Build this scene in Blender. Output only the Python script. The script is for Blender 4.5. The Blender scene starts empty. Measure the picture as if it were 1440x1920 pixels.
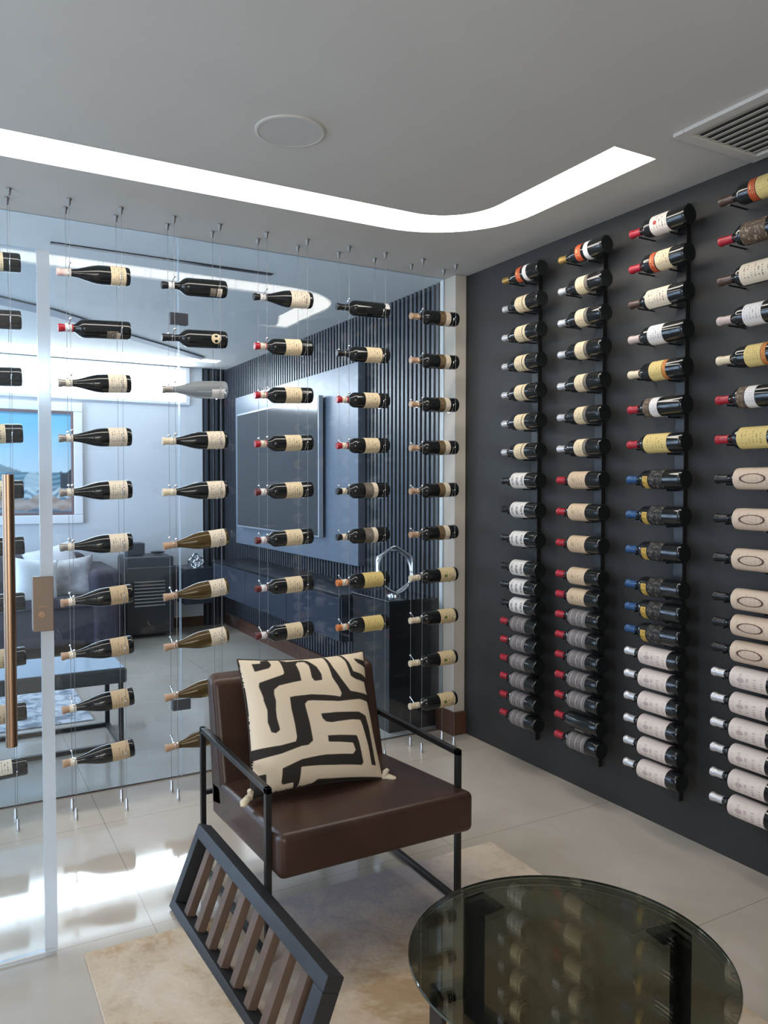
import bpy, bmesh, math, random
from mathutils import Vector, Matrix
random.seed(7)
PI = math.pi
C = bpy.context.scene.collection
# ------------------------------------------------------------------ camera
FPX, YAW, PITCH, ROLL, CH = 1464.28, 0.513798, 0.032858, 0.001492, 1.46956
cam_d = bpy.data.cameras.new('camera'); cam = bpy.data.objects.new('camera', cam_d); C.objects.link(cam)
cam_d.sensor_fit = 'VERTICAL'; cam_d.sensor_height = 36.0; cam_d.lens = FPX*36.0/1920.0
cam_d.clip_start = 0.05
F = Vector((math.sin(YAW)*math.cos(PITCH), math.cos(YAW)*math.cos(PITCH), -math.sin(PITCH)))
R = Vector((math.cos(YAW), -math.sin(YAW), 0)); U = R.cross(F)
R2 = R*math.cos(ROLL)+U*math.sin(ROLL); U2 = U*math.cos(ROLL)-R*math.sin(ROLL)
M = Matrix((R2, U2, -F)).transposed().to_4x4(); M.translation = Vector((0, 0, CH))
cam.matrix_world = M
bpy.context.scene.camera = cam
# ------------------------------------------------------------------ view, world, lights
vs = bpy.context.scene.view_settings
vs.view_transform = 'Standard'; vs.look = 'None'; vs.exposure = 0.0; vs.gamma = 1.0; vs.use_curve_mapping = False
wd = bpy.data.worlds.new('world'); bpy.context.scene.world = wd; wd.use_nodes = True
wd.node_tree.nodes['Background'].inputs[0].default_value = (0.55, 0.72, 1.0, 1)
wd.node_tree.nodes['Background'].inputs[1].default_value = 0.3
COVE_EMIT = (1.0, 0.93, 0.84); COVE_STR = 12.0
FAR_EMIT = (0.80, 0.90, 1.0); FAR_STR = 7.0; CLERE_STR = 18.0
def area(name, loc, direction, sx, sy, power, col):
    l = bpy.data.lights.new(name, 'AREA'); l.shape = 'RECTANGLE'; l.size = sx; l.size_y = sy
    l.energy = power; l.color = col
    o = bpy.data.objects.new(name, l); C.objects.link(o); o.location = loc
    o.rotation_euler = Vector(direction).to_track_quat('-Z', 'Z').to_euler()
    return o
area('daylight_far_room_window', (-2.5, 6.0, 1.45), (1, 0, -0.05), 3.0, 2.1, 240, (0.55, 0.73, 1.0))
area('daylight_side_window', (-2.5, 1.9, 1.5), (1, 0.15, -0.1), 2.0, 1.8, 62, (0.62, 0.78, 1.0))
area('rear_fill', (-0.3, -1.95, 1.5), (0.35, 1, -0.05), 2.8, 1.7, 92, (1.0, 0.92, 0.82))  # added warm fill from behind the camera, no window built there

# ------------------------------------------------------------------ materials
def mat(name, col=(.5, .5, .5), rough=.5, metal=0., spec=.5, coat=0., trans=0., ior=1.45, emit=None, estr=0.):
    m = bpy.data.materials.new(name); m.use_nodes = True
    b = m.node_tree.nodes['Principled BSDF']
    b.inputs['Base Color'].default_value = (*col, 1); b.inputs['Roughness'].default_value = rough
    b.inputs['Metallic'].default_value = metal; b.inputs['Specular IOR Level'].default_value = spec
    b.inputs['Coat Weight'].default_value = coat; b.inputs['Transmission Weight'].default_value = trans
    b.inputs['IOR'].default_value = ior
    if emit:
        b.inputs['Emission Color'].default_value = (*emit, 1); b.inputs['Emission Strength'].default_value = estr
    return m
class N:
    """small node-graph writer"""
    def __init__(s, m): s.m = m; s.t = m.node_tree; s.b = s.t.nodes['Principled BSDF']
    def n(s, typ, **kw):
        x = s.t.nodes.new(typ)
        for k, v in kw.items(): setattr(x, k, v)
        return x
    def l(s, a, b): s.t.links.new(a, b)
    def math(s, op, a, b=None, c=None):
        x = s.n('ShaderNodeMath', operation=op)
        for i, v in enumerate((a, b, c)):
            if v is None: continue
            if isinstance(v, (int, float)): x.inputs[i].default_value = v
            else: s.l(v, x.inputs[i])
        return x.outputs[0]
    def mix(s, fac, a, b):
        x = s.n('ShaderNodeMix', data_type='RGBA')
        for sock, v in ((x.inputs[0], fac), (x.inputs[6], a), (x.inputs[7], b)):
            if isinstance(v, tuple): sock.default_value = (*v, 1)
            elif isinstance(v, (int, float)): sock.default_value = v
            else: s.l(v, sock)
        return x.outputs[2]
    def noise(s, scale, detail=3, rough=.5, vec=None, dist=0.):
        x = s.n('ShaderNodeTexNoise'); x.inputs['Scale'].default_value = scale
        x.inputs['Detail'].default_value = detail; x.inputs['Roughness'].default_value = rough
        x.inputs['Distortion'].default_value = dist
        if vec is None:
            g = s.n('ShaderNodeTexCoord'); vec = g.outputs['Object']
        s.l(vec, x.inputs['Vector']); return x.outputs['Fac']
    def ramp(s, fac, stops):
        x = s.n('ShaderNodeValToRGB'); e = x.color_ramp.elements
        while len(e) < len(stops): e.new(.5)
        for i, (p_, c_) in enumerate(stops): e[i].position = p_; e[i].color = (*c_, 1)
        s.l(fac, x.inputs[0]); return x.outputs[0]
    def bump(s, h, strength=.2, dist=.01):
        x = s.n('ShaderNodeBump'); x.inputs['Strength'].default_value = strength; x.inputs['Distance'].default_value = dist
        s.l(h, x.inputs['Height']); s.l(x.outputs[0], s.b.inputs['Normal'])
def mottled(name, c1, c2, scale, rough, bump=.1, **kw):
    m = mat(name, c1, rough, **kw); g = N(m); f = g.noise(scale, 4)
    g.l(g.ramp(f, [(.3, c1), (.7, c2)]), g.b.inputs['Base Color'])
    if bump: g.bump(g.noise(scale*12, 3), bump, .002)
    return m
M_ceil = mottled('ceiling_paint', (.54, .53, .505), (.56, .55, .525), 3, .85, .03)
M_white = mottled('white_wall_paint', (.66, .67, .69), (.70, .71, .72), 2, .8, .04)
M_dark = mottled('charcoal_wall_paint', (.025, .0255, .0255), (.031, .031, .031), 2, .6, .06)
M_black = mat('black_metal', (.012, .012, .013), .38, .0, .5)
M_blackflat = mat('black_satin', (.015, .016, .018), .3, 0, .5)
M_steel = mat('brushed_steel', (.62, .62, .63), .3, 1.)
M_chrome = mat('polished_chrome', (.8, .8, .82), .12, 1.)
M_anchor = mat('dull_steel', (.25, .25, .25), .45, .8)
M_cable = mat('steel_cable', (.26, .27, .29), .5, .8)
M_pillar = mottled('plaster_pillar', (.52, .49, .43), (.58, .54, .48), 4, .7, .05)
M_wood = mottled('red_brown_skirting_wood', (.07, .03, .02), (.11, .05, .03), 6, .45, .05)
M_bronze = mat('bronze_metal', (.36, .24, .16), .32, 1.)
M_lock = mat('satin_bronze_plate', (.23, .18, .145), .45, .55)
M_cove = mat('cove_diffuser', (.9, .9, .9), .6, emit=COVE_EMIT, estr=COVE_STR)
M_farcove = mat('far_cove_diffuser', (.9, .9, .9), .6, emit=FAR_EMIT, estr=FAR_STR)
M_slat = mat('slat_dark', (.055, .060, .070), .34, 0, .5)
M_slatback = mat('slat_backing', (.010, .011, .013), .8)
M_tvpanel = mat('blue_grey_panel', (.13, .155, .19), .35)
M_screen = mat('tv_screen', (.02, .022, .025), .13, 0, .6)
M_cabinet = mat('blue_grey_lacquer', (.034, .041, .055), .22)
M_sofa = mottled('dark_sofa_fabric', (.035, .03, .04), (.05, .043, .055), 20, .85, .2)
M_cushw = mottled('white_cushion_cloth', (.72, .72, .73), (.78, .78, .78), 30, .9, .2)
M_leather = None
def leather():
    m = mat('brown_leather', (.075, .036, .024), .36); g = N(m)
    f = g.noise(5, 5); g.l(g.ramp(f, [(.3, (.034, .017, .012)), (.7, (.058, .028, .018))]), g.b.inputs['Base Color'])
    g.bump(g.noise(160, 3), .12, .001); return m
M_leather = leather()
def floor_mat():
    m = mat('polished_beige_tile', (.5, .47, .42), .12); g = N(m)
    geo = g.n('ShaderNodeNewGeometry'); sep = g.n('ShaderNodeSeparateXYZ'); g.l(geo.outputs['Position'], sep.inputs[0])
    def seam(ax, off, size):
        a = g.math('ADD', sep.outputs[ax], -off); a = g.math('DIVIDE', a, size); a = g.math('FRACT', a)
        a = g.math('SUBTRACT', a, .5); a = g.math('ABSOLUTE', a); return g.math('GREATER_THAN', a, .5-.0014/size)
    s = g.math('MAXIMUM', seam(0, .592, 1.2), seam(1, 2.618, .9))
    n1 = g.noise(1.6, 5, .55, geo.outputs['Position'], .6); n2 = g.noise(.7, 2, .5, geo.outputs['Position'])
    c = g.ramp(n1, [(.3, (.40, .345, .28)), (.5, (.50, .445, .375)), (.72, (.58, .525, .455))])
    c2 = g.ramp(n2, [(.35, (.42, .37, .31)), (.65, (.50, .465, .42))])
    c = g.mix(.45, c, c2); c = g.mix(s, c, (.25, .23, .20))
    g.l(c, g.b.inputs['Base Color'])
    r = g.math('MULTIPLY_ADD', n1, .08, .03); g.l(r, g.b.inputs['Roughness'])
    g.b.inputs['Specular IOR Level'].default_value = .5
    return m
M_floor = floor_mat()
def rug_mat():
    m = mat('distressed_rug', (.5, .4, .3), .95, spec=.1); g = N(m)
    geo = g.n('ShaderNodeNewGeometry'); p = geo.outputs['Position']
    n1 = g.noise(1.9, 6, .7, p, .3); n2 = g.noise(5, 7, .8, p, .2); n3 = g.noise(60, 2, .5, p)
    base = g.ramp(n1, [(.38, (.42, .29, .17)), (.47, (.58, .47, .35)), (.60, (.64, .545, .445))])
    f2 = g.ramp(n2, [(.50, (0, 0, 0)), (.70, (1, 1, 1))])
    c = g.mix(g.math('MULTIPLY', f2, .45), base, (.25, .18, .12))
    n4 = g.noise(1.1, 3, .6, p, 1.3)
    sep = g.n('ShaderNodeSeparateXYZ'); g.l(p, sep.inputs[0])
    # blue-violet tint beneath the armchair, towards the far edge of the pile
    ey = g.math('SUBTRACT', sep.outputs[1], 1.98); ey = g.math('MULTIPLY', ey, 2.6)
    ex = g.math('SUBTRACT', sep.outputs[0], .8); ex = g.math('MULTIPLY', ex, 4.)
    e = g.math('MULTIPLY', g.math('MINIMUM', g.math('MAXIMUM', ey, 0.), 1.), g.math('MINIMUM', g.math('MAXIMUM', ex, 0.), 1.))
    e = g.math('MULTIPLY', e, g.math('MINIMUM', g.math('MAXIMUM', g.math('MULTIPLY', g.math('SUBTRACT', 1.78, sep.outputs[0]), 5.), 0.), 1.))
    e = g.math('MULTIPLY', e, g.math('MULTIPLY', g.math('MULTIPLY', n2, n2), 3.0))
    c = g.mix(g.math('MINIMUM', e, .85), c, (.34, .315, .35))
    g.l(c, g.b.inputs['Base Color']); g.bump(n3, .4, .004)
    return m
M_rug = rug_mat()
def glass_mat(name, tint, ior, rough=0., gain=1.0):
    m = bpy.data.materials.new(name); m.use_nodes = True; t = m.node_tree
    for n_ in list(t.nodes):
        if n_.type != 'OUTPUT_MATERIAL': t.nodes.remove(n_)
    out = [n_ for n_ in t.nodes if n_.type == 'OUTPUT_MATERIAL'][0]
    tr = t.nodes.new('ShaderNodeBsdfTransparent'); tr.inputs[0].default_value = (*tint, 1)
    gl = t.nodes.new('ShaderNodeBsdfGlossy'); gl.inputs['Roughness'].default_value = rough; gl.inputs[0].default_value = (1, 1, 1, 1)
    fr = t.nodes.new('ShaderNodeFresnel'); fr.inputs[0].default_value = ior
    mx = t.nodes.new('ShaderNodeMixShader')
    if gain != 1.0:
        mu = t.nodes.new('ShaderNodeMath'); mu.operation = 'MULTIPLY'; mu.inputs[1].default_value = gain
        t.links.new(fr.outputs[0], mu.inputs[0]); t.links.new(mu.outputs[0], mx.inputs[0])
    else: t.links.new(fr.outputs[0], mx.inputs[0])
    t.links.new(tr.outputs[0], mx.inputs[1]); t.links.new(gl.outputs[0], mx.inputs[2])
    t.links.new(mx.outputs[0], out.inputs[0]); return m
M_glass = glass_mat('clear_glass_pane', (.93, .965, .985), 1.5, 0., .75)
M_glassedge = mat('glass_edge', (.50, .60, .68), .25, 0, .6)
M_leafedge = mat('door_glass_edge', (.62, .72, .82), .2, 0, .7, trans=.0)
M_seal = mat('translucent_seal', (.80, .88, .96), .25, 0, .6, trans=.35, ior=1.2)
M_smoked = glass_mat('smoked_table_glass', (.50, .52, .465), 1.5, 0., .65)
M_smokededge = mat('smoked_glass_edge', (.06, .08, .07), .15, 0, .6)
M_wine = mat('dark_bottle_glass', (.010, .012, .013), .06, 0, .6)
M_amber = mat('olive_amber_glass', (.13, .085, .03), .05, 0, .7, trans=.5, ior=1.35)
M_clearb = mat('pale_bottle_glass', (.35, .38, .40), .05, 0, .6, trans=.5, ior=1.2)
CAPS = dict(red=(.36, .015, .03), darkred=(.12, .02, .022), black=(.012, .012, .014), silver=(.62, .62, .64), tin=(.32, .30, .28),
            gold=(.42, .27, .08), orange=(.62, .20, .06), cream=(.66, .56, .40), cork=(.42, .27, .17), pink=(.72, .52, .48),
            blue=(.02, .075, .20), brown=(.07, .04, .03), rose=(.50, .40, .38), green=(.03, .30, .18))
capm = {k: mat('capsule_'+k, v, .35, .5 if k in ('silver', 'tin', 'gold') else 0.) for k, v in CAPS.items()}
def label_mat(name, base, ink, lines=7, emblem=None, emb_col=None, dens=.5):
    m = mat('label_'+name, base, .6, spec=.25); g = N(m)
    uv = g.n('ShaderNodeUVMap'); sep = g.n('ShaderNodeSeparateXYZ'); g.l(uv.outputs[0], sep.inputs[0])
    u, v = sep.outputs[0], sep.outputs[1]
    k = g.math('MULTIPLY', v, lines); fl = g.math('FLOOR', k); fr = g.math('FRACT', k)
    row = g.math('LESS_THAN', g.math('ABSOLUTE', g.math('SUBTRACT', fr, .5)), .2)
    cb = g.n('ShaderNodeCombineXYZ'); g.l(g.math('MULTIPLY', u, 26), cb.inputs[0]); g.l(g.math('MULTIPLY', fl, 3.7), cb.inputs[1])
    nz = g.noise(1.0, 1, .5, cb.outputs[0]); word = g.math('GREATER_THAN', nz, dens)
    wid = g.math('LESS_THAN', g.math('ABSOLUTE', g.math('SUBTRACT', u, .5)), .20)
    vin = g.math('LESS_THAN', g.math('ABSOLUTE', g.math('SUBTRACT', v, .5)), .42)
    txt = g.math('MULTIPLY', g.math('MULTIPLY', row, word), g.math('MULTIPLY', wid, vin))
    c = g.mix(g.math('MULTIPLY', txt, .75), base, ink)
    du = g.math('MULTIPLY', g.math('SUBTRACT', u, .5), 2.2)
    if emblem == 'ring':
        dv = g.math('SUBTRACT', v, .5); d = g.math('SQRT', g.math('ADD', g.math('MULTIPLY', du, du), g.math('MULTIPLY', dv, dv)))
        ring = g.math('LESS_THAN', g.math('ABSOLUTE', g.math('SUBTRACT', d, .30)), .028)
        inside = g.math('LESS_THAN', d, .30)
        c = g.mix(g.math('MULTIPLY', txt, .25), base, ink)
        c = g.mix(g.math('MULTIPLY', inside, .12), c, ink); c = g.mix(ring, c, emb_col or ink)
    elif emblem == 'spot':
        dv = g.math('MULTIPLY', g.math('SUBTRACT', v, .68), 1.4); d = g.math('SQRT', g.math('ADD', g.math('MULTIPLY', du, du), g.math('MULTIPLY', dv, dv)))
        c = g.mix(g.math('LESS_THAN', g.math('ADD', d, g.math('MULTIPLY', nz, .06)), .17), c, emb_col or ink)
    elif emblem == 'swirl':
        nn = g.noise(7, 3, .6, uv.outputs[0], 1.5)
        c = g.mix(g.math('GREATER_THAN', nn, .56), base, emb_col or ink)
    elif emblem == 'bands':
        st = g.math('LESS_THAN', g.math('ABSOLUTE', g.math('SUBTRACT', g.math('FRACT', g.math('MULTIPLY', v, 3)), .5)), .05)
        nn = g.noise(14, 3, .6, uv.outputs[0], .3)
        c = g.mix(g.math('MULTIPLY', nn, .5), c, ink); c = g.mix(g.math('MULTIPLY', st, .8), c, (.45, .43, .42))
    g.l(c, g.b.inputs['Base Color']); return m
INK = (.10, .07, .05)
L = dict(
    cream=label_mat('cream', (.66, .55, .37), INK), tan=label_mat('tan', (.50, .38, .24), (.2, .12, .06), 6),
    ivory=label_mat('ivory', (.68, .60, .48), INK, 8), white=label_mat('white', (.70, .68, .68), (.3, .25, .25), 6),
    pale=label_mat('pale', (.66, .58, .54), (.42, .34, .32), 5, 'spot', (.45, .36, .36)),
    yellow=label_mat('yellow', (.64, .50, .20), (.3, .2, .05), 8), brown=label_mat('brown', (.13, .09, .05), (.3, .22, .12), 4),
    taupe=label_mat('taupe', (.14, .12, .10), (.4, .36, .3), 5), wideTan=label_mat('wide_tan', (.56, .43, .30), (.3, .2, .12), 7, 'spot', (.42, .3, .18)),
    grey=label_mat('grey', (.22, .20, .20), (.09, .08, .08), 6, 'bands'), ring=label_mat('ring', (.60, .48, .38), INK, 9, 'ring', (.09, .05, .04)),
    crest=label_mat('crest', (.62, .50, .30), (.25, .18, .08), 6, 'spot', (.12, .16, .03)),
    night=label_mat('night', (.018, .020, .024), (.35, .32, .25), 6, 'swirl', (.16, .14, .11)), goldleaf=label_mat('gold_leaf', (.55, .36, .08), (.03, .03, .03), 3, 'swirl', (.08, .06, .03)),
    orange=label_mat('orange', (.50, .18, .05), (.6, .4, .1), 4), scarlet=label_mat('scarlet', (.45, .08, .03), (.6, .4, .2), 4, 'spot', (.6, .45, .2)),
    redseal=label_mat('red_seal', (.66, .61, .56), INK, 6, 'spot', (.38, .05, .04)), lace=label_mat('lace', (.10, .07, .05), (.5, .42, .3), 5, 'swirl', (.30, .25, .18)),
    script=label_mat('script', (.64, .62, .60), (.12, .10, .1), 3, dens=.45))

# ------------------------------------------------------------------ mesh helpers
class MB:
    def __init__(s): s.v = []; s.f = []; s.uv = {}; s.mi = []
    def add(s, vs, fs, uvs=None, mi=0):
        o = len(s.v); s.v += [tuple(v) for v in vs]
        for k, f in enumerate(fs):
            s.f.append(tuple(i+o for i in f)); s.mi.append(mi)
        if uvs:
            for i, q in enumerate(uvs): s.uv[o+i] = q
        return s
    def box(s, x0, x1, y0, y1, z0, z1, mi=0):
        v = [(x, y, z) for x in (x0, x1) for y in (y0, y1) for z in (z0, z1)]
        return s.add(v, [(0, 1, 3, 2), (4, 6, 7, 5), (0, 4, 5, 1), (2, 3, 7, 6), (0, 2, 6, 4), (1, 5, 7, 3)], mi=mi)
    def hexa(s, pts, mi=0):     # 8 corners ordered like box
        return s.add(pts, [(0, 1, 3, 2), (4, 6, 7, 5), (0, 4, 5, 1), (2, 3, 7, 6), (0, 2, 6, 4), (1, 5, 7, 3)], mi=mi)
    def bar(s, a, b, w, h, up=(0, 0, 1), mi=0):
        a, b = Vector(a), Vector(b); d = (b-a).normalized(); upv = Vector(up)
        if abs(d.dot(upv)) > .98: upv = Vector((1, 0, 0))
        r = d.cross(upv).normalized()*w/2; u = r.cross(d).normalized()*h/2
        return s.hexa([p+i*r+j*u for p in (a, b) for i in (-1, 1) for j in (-1, 1)], mi)
    def tube(s, pts, r, seg=8, caps=True, closed=False, mi=0):
        pts = [Vector(p) for p in pts]; n = len(pts); vs = []; prev = None
        for i, p in enumerate(pts):
            if closed: d = pts[(i+1) % n]-pts[i-1]
            else: d = pts[min(i+1, n-1)]-pts[max(i-1, 0)]
            d.normalize()
            if prev is None:
                a = Vector((0, 0, 1)) if abs(d.z) < .9 else Vector((1, 0, 0)); x = d.cross(a).normalized()
            else:
                x = (prev-d*prev.dot(d)).normalized()
            prev = x; y = d.cross(x); rr = r[i] if isinstance(r, (list, tuple)) else r
            for k in range(seg):
                t = 2*PI*k/seg; vs.append(p+x*rr*math.cos(t)+y*rr*math.sin(t))
        fs = []
        for i in range(n if closed else n-1):
            j = (i+1) % n
            for k in range(seg):
                l = (k+1) % seg; fs.append((i*seg+k, i*seg+l, j*seg+l, j*seg+k))
        if caps and not closed:
            fs.append(tuple(range(seg))[::-1]); fs.append(tuple((n-1)*seg+k for k in range(seg)))
        return s.add(vs, fs, mi=mi)
    def lathe(s, prof, seg=24, mi=0, cen=(0, 0, 0)):
        vs = []; fs = []
        for (r, z) in prof:
            for k in range(seg):
                t = 2*PI*k/seg; vs.append((cen[0]+r*math.cos(t), cen[1]+r*math.sin(t), cen[2]+z))
        for i in range(len(prof)-1):
            for k in range(seg):
                l = (k+1) % seg; fs.append((i*seg+k, i*seg+l, (i+1)*seg+l, (i+1)*seg+k))
        fs.append(tuple(range(seg))[::-1]); fs.append(tuple((len(prof)-1)*seg+k for k in range(seg)))
        return s.add(vs, fs, mi=mi)
    def ball(s, c, r, seg=8, mi=0):
        prof = [(max(r*math.sin(PI*i/seg), r*.05), -r*math.cos(PI*i/seg)) for i in range(seg+1)]
        return s.lathe(prof, seg+2, mi, c)
    def mesh(s, name, m, smooth=None):
        me = bpy.data.meshes.new(name); me.from_pydata(s.v, [], s.f)
        for mm in (m if isinstance(m, (list, tuple)) else [m]): me.materials.append(mm)
        if any(s.mi):
            for p_, k in zip(me.polygons, s.mi): p_.material_index = k
        if s.uv:
            ul = me.uv_layers.new(name='UVMap')
            for lp in me.loops: ul.data[lp.index].uv = s.uv.get(lp.vertex_index, (0, 0))
        bm = bmesh.new(); bm.from_mesh(me); bmesh.ops.recalc_face_normals(bm, faces=bm.faces); bm.to_mesh(me); bm.free()
        if smooth is not None:
            for p_ in me.polygons: p_.use_smooth = True
            bm = bmesh.new(); bm.from_mesh(me)
            for e in bm.edges:
                if len(e.link_faces) == 2 and e.calc_face_angle(0) > math.radians(smooth): e.smooth = False
            bm.to_mesh(me); bm.free()
        return me
    def obj(s, name, m, parent=None, smooth=None, bevel=0., bseg=2):
        o = bpy.data.objects.new(name, s.mesh(name, m, smooth)); C.objects.link(o)
        if parent: o.parent = parent
        if bevel:
            b = o.modifiers.new('bevel', 'BEVEL'); b.width = bevel; b.segments = bseg; b.limit_method = 'ANGLE'; b.angle_limit = math.radians(40)
            for p_ in o.data.polygons: p_.use_smooth = True
            w = o.modifiers.new('wn', 'WEIGHTED_NORMAL'); w.keep_sharp = True
        return o
def tag(o, label, cat, group=None):
    o['label'] = label; o['category'] = cat
    if group: o['group'] = group
    return o
def thing(name, label, cat, loc=(0, 0, 0), group=None):
    o = bpy.data.objects.new(name, None); C.objects.link(o); o.location = loc; o.empty_display_size = .1
    return tag(o, label, cat, group)
def struct(o): o['kind'] = 'structure'; return o
def outline(mb, pts, z0, z1):
    n = len(pts); vs = [(x, y, z0) for x, y in pts]+[(x, y, z1) for x, y in pts]
    fs = [tuple(range(n))[::-1], tuple(range(n, 2*n))]+[(i, (i+1) % n, n+(i+1) % n, n+i) for i in range(n)]
    return mb.add(vs, fs)

# ------------------------------------------------------------------ setting
H = 2.70; XW = 2.69; YG = 3.90; YF = 8.10; XL = -2.6; YB = -2.1
struct(MB().box(XL-.1, XW+.15, YB-.1, YF+.1, -.1, 0).obj('floor', M_floor))
# ceiling slab with the light channel cut out of it
def arc(cx, cy, r, a0, a1, n=14): return [(cx+r*math.cos(math.radians(a0+(a1-a0)*i/n)), cy+r*math.sin(math.radians(a0+(a1-a0)*i/n))) for i in range(n+1)]
cove = [(-1.6, 3.275)]+arc(1.86, 2.785, .49, 90, 0)+[(2.35, 2.09), (2.135, 2.09)]+arc(1.865, 2.765, .27, 0, 90)+[(-1.6, 3.03)]
FX0, FX1, FY0, FY1 = -1.8, 2.40, 7.50, 7.68
far_slot = [(FX0, FY0), (FX1, FY0), (FX1, FY1), (FX0, FY1)]
def slab(name, outer, holes, z0, z1, m):
    cu = bpy.data.curves.new(name, 'CURVE'); cu.dimensions = '2D'; cu.fill_mode = 'BOTH'; cu.extrude = (z1-z0)/2
    for pts in [outer]+holes:
        sp = cu.splines.new('POLY'); sp.points.add(len(pts)-1); sp.use_cyclic_u = True
        for i, (x, y) in enumerate(pts): sp.points[i].co = (x, y, 0, 1)
    tmp = bpy.data.objects.new('tmp', cu); C.objects.link(tmp)
    dg = bpy.context.evaluated_depsgraph_get(); me = bpy.data.meshes.new_from_object(tmp.evaluated_get(dg))
    bpy.data.objects.remove(tmp); me.name = name; me.transform(Matrix.Translation((0, 0, (z0+z1)/2)))
    me.materials.clear(); me.materials.append(m)
    o = bpy.data.objects.new(name, me); C.objects.link(o); return o
struct(slab('ceiling', [(XL-.1, YB-.1), (XW+.15, YB-.1), (XW+.15, YF+.1), (XL-.1, YF+.1)], [cove, far_slot], H, H+.04, M_ceil))
tag(outline(MB(), cove, H+.012, H+.05).obj('cove_light', M_cove), 'glowing white recessed ceiling light strip that turns a rounded corner above the chair', 'ceiling light')
tag(outline(MB(), far_slot, H+.012, H+.05).obj('cove_light', M_farcove), 'brilliant straight cool-white ceiling light strip along the far wall of the lounge', 'ceiling light')
struct(MB().box(XW, XW+.12, YB, YF, 0, H).obj('wall_right', M_dark))
struct(MB().box(XL-.1, XW+.12, YF, YF+.1, 0, H).obj('wall_far', M_white))
struct(MB().box(XL-.1, XL, YB, YF, 0, H).obj('wall_left', M_white))
struct(MB().box(XL-.1, XW+.12, YB-.1, YB, 0, H).obj('wall_back', M_white))
struct(MB().box(2.612, XW, 3.785, 3.95, .13, H).obj('trim_pillar', M_pillar, bevel=.004))
struct(MB().box(2.590, XW+.0, 3.765, 3.95, 0, .135).obj('trim_pillar_base', M_wood, bevel=.004))
# high daylight window band above the painting on the far wall
wn = bpy.data.objects.new('window_1', None); C.objects.link(wn); wn['kind'] = 'structure'
MB().box(-1.9, 2.20, YF-.018, YF-.006, 2.335, 2.665).obj('window_pane', mat('bright_daylight_pane', (.9, .9, .9), .3, emit=(.86, .93, 1.0), estr=CLERE_STR), wn)
wf = MB(); wf.box(-1.94, 2.24, YF-.03, YF, 2.665, 2.69); wf.box(-1.94, 2.24, YF-.03, YF, 2.31, 2.335); wf.box(-1.94, -1.9, YF-.03, YF, 2.335, 2.665); wf.box(2.20, 2.24, YF-.03, YF, 2.335, 2.665)
wf.obj('window_frame', mat('white_window_frame', (.8, .8, .8), .4), wn)
# slatted wall of the lounge
s = MB(); s.box(2.668, XW, 3.96, YF, 0, H, mi=1)
y = 3.985
while y < YF-.03:
    s.box(2.625, 2.668, y, y+.026, 0, H); y += .052
x = 2.40
while x < 2.62:
    s.box(x, x+.026, YF-.045, YF-.012, 0, H); x += .052
s.box(2.38, 2.625, YF-.012, YF, 0, H, mi=1)
struct(s.obj('trim_slatted_panel', [M_slat, M_slatback]))
struct(MB().box(2.05, 2.38, YF-.02, YF, 0, .10).box(2.60, 2.624, 4.5, YF-.05, 0, .12).obj('baseboard_lounge', M_wood))
# curved strip coloured dark as a recess's shade, and slot diffuser in lounge ceiling
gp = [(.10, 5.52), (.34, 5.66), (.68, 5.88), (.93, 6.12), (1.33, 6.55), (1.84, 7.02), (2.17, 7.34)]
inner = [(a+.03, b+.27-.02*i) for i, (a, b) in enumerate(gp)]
struct(outline(MB(), gp+inner[::-1], H-.012, H).obj('trim_ceiling_shade_strip', mat('recess_shade_grey', (.20, .22, .25), .7)))
tag(MB().box(.49, 1.68, 4.29, 4.325, H-.006, H).obj('slot_diffuser', M_blackflat), 'thin black air slot in the lounge ceiling just beyond the glass', 'vent')

# ------------------------------------------------------------------ glass wall
def pane(name, x0, x1, y, z0, z1, parent=None, t=.012, edge=M_glassedge, m=M_glass, eb=True):
    o = MB().box(x0, x1, y, y+t, z0, z1).obj(name, [m, edge], parent)
    for p_ in o.data.polygons:
        n = p_.normal
        if abs(n.y) < .5: p_.material_index = 1
    return o
gw = thing('glass_wall', 'frameless clear glass wall standing behind the hanging wine bottles', 'glass wall', (1.03, YG, 0))
def rel(o, par):  # keep world coordinates after parenting to a moved empty
    o.parent = par; o.matrix_parent_inverse = Matrix.Translation(par.location).inverted(); return o
rel(pane('glass_pane', -2.5, 1.027, YG, .004, H-.002), gw)
rel(pane('glass_pane', 1.033, 2.608, YG, .004, H-.002), gw)
for z in (2.298, .371):
    rel(MB().box(.985, 1.075, YG-.012, YG+.024, z-.028, z+.028).obj('clamp', mat('grey_clamp', (.11, .12, .14), .4, .5), bevel=.002), gw)
rel(MB().box(-2.5, 2.608, YG-.004, YG+.016, 0, .004).obj('floor_seal', mat('warm_seal', (.25, .19, .15), .5)), gw)
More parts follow.
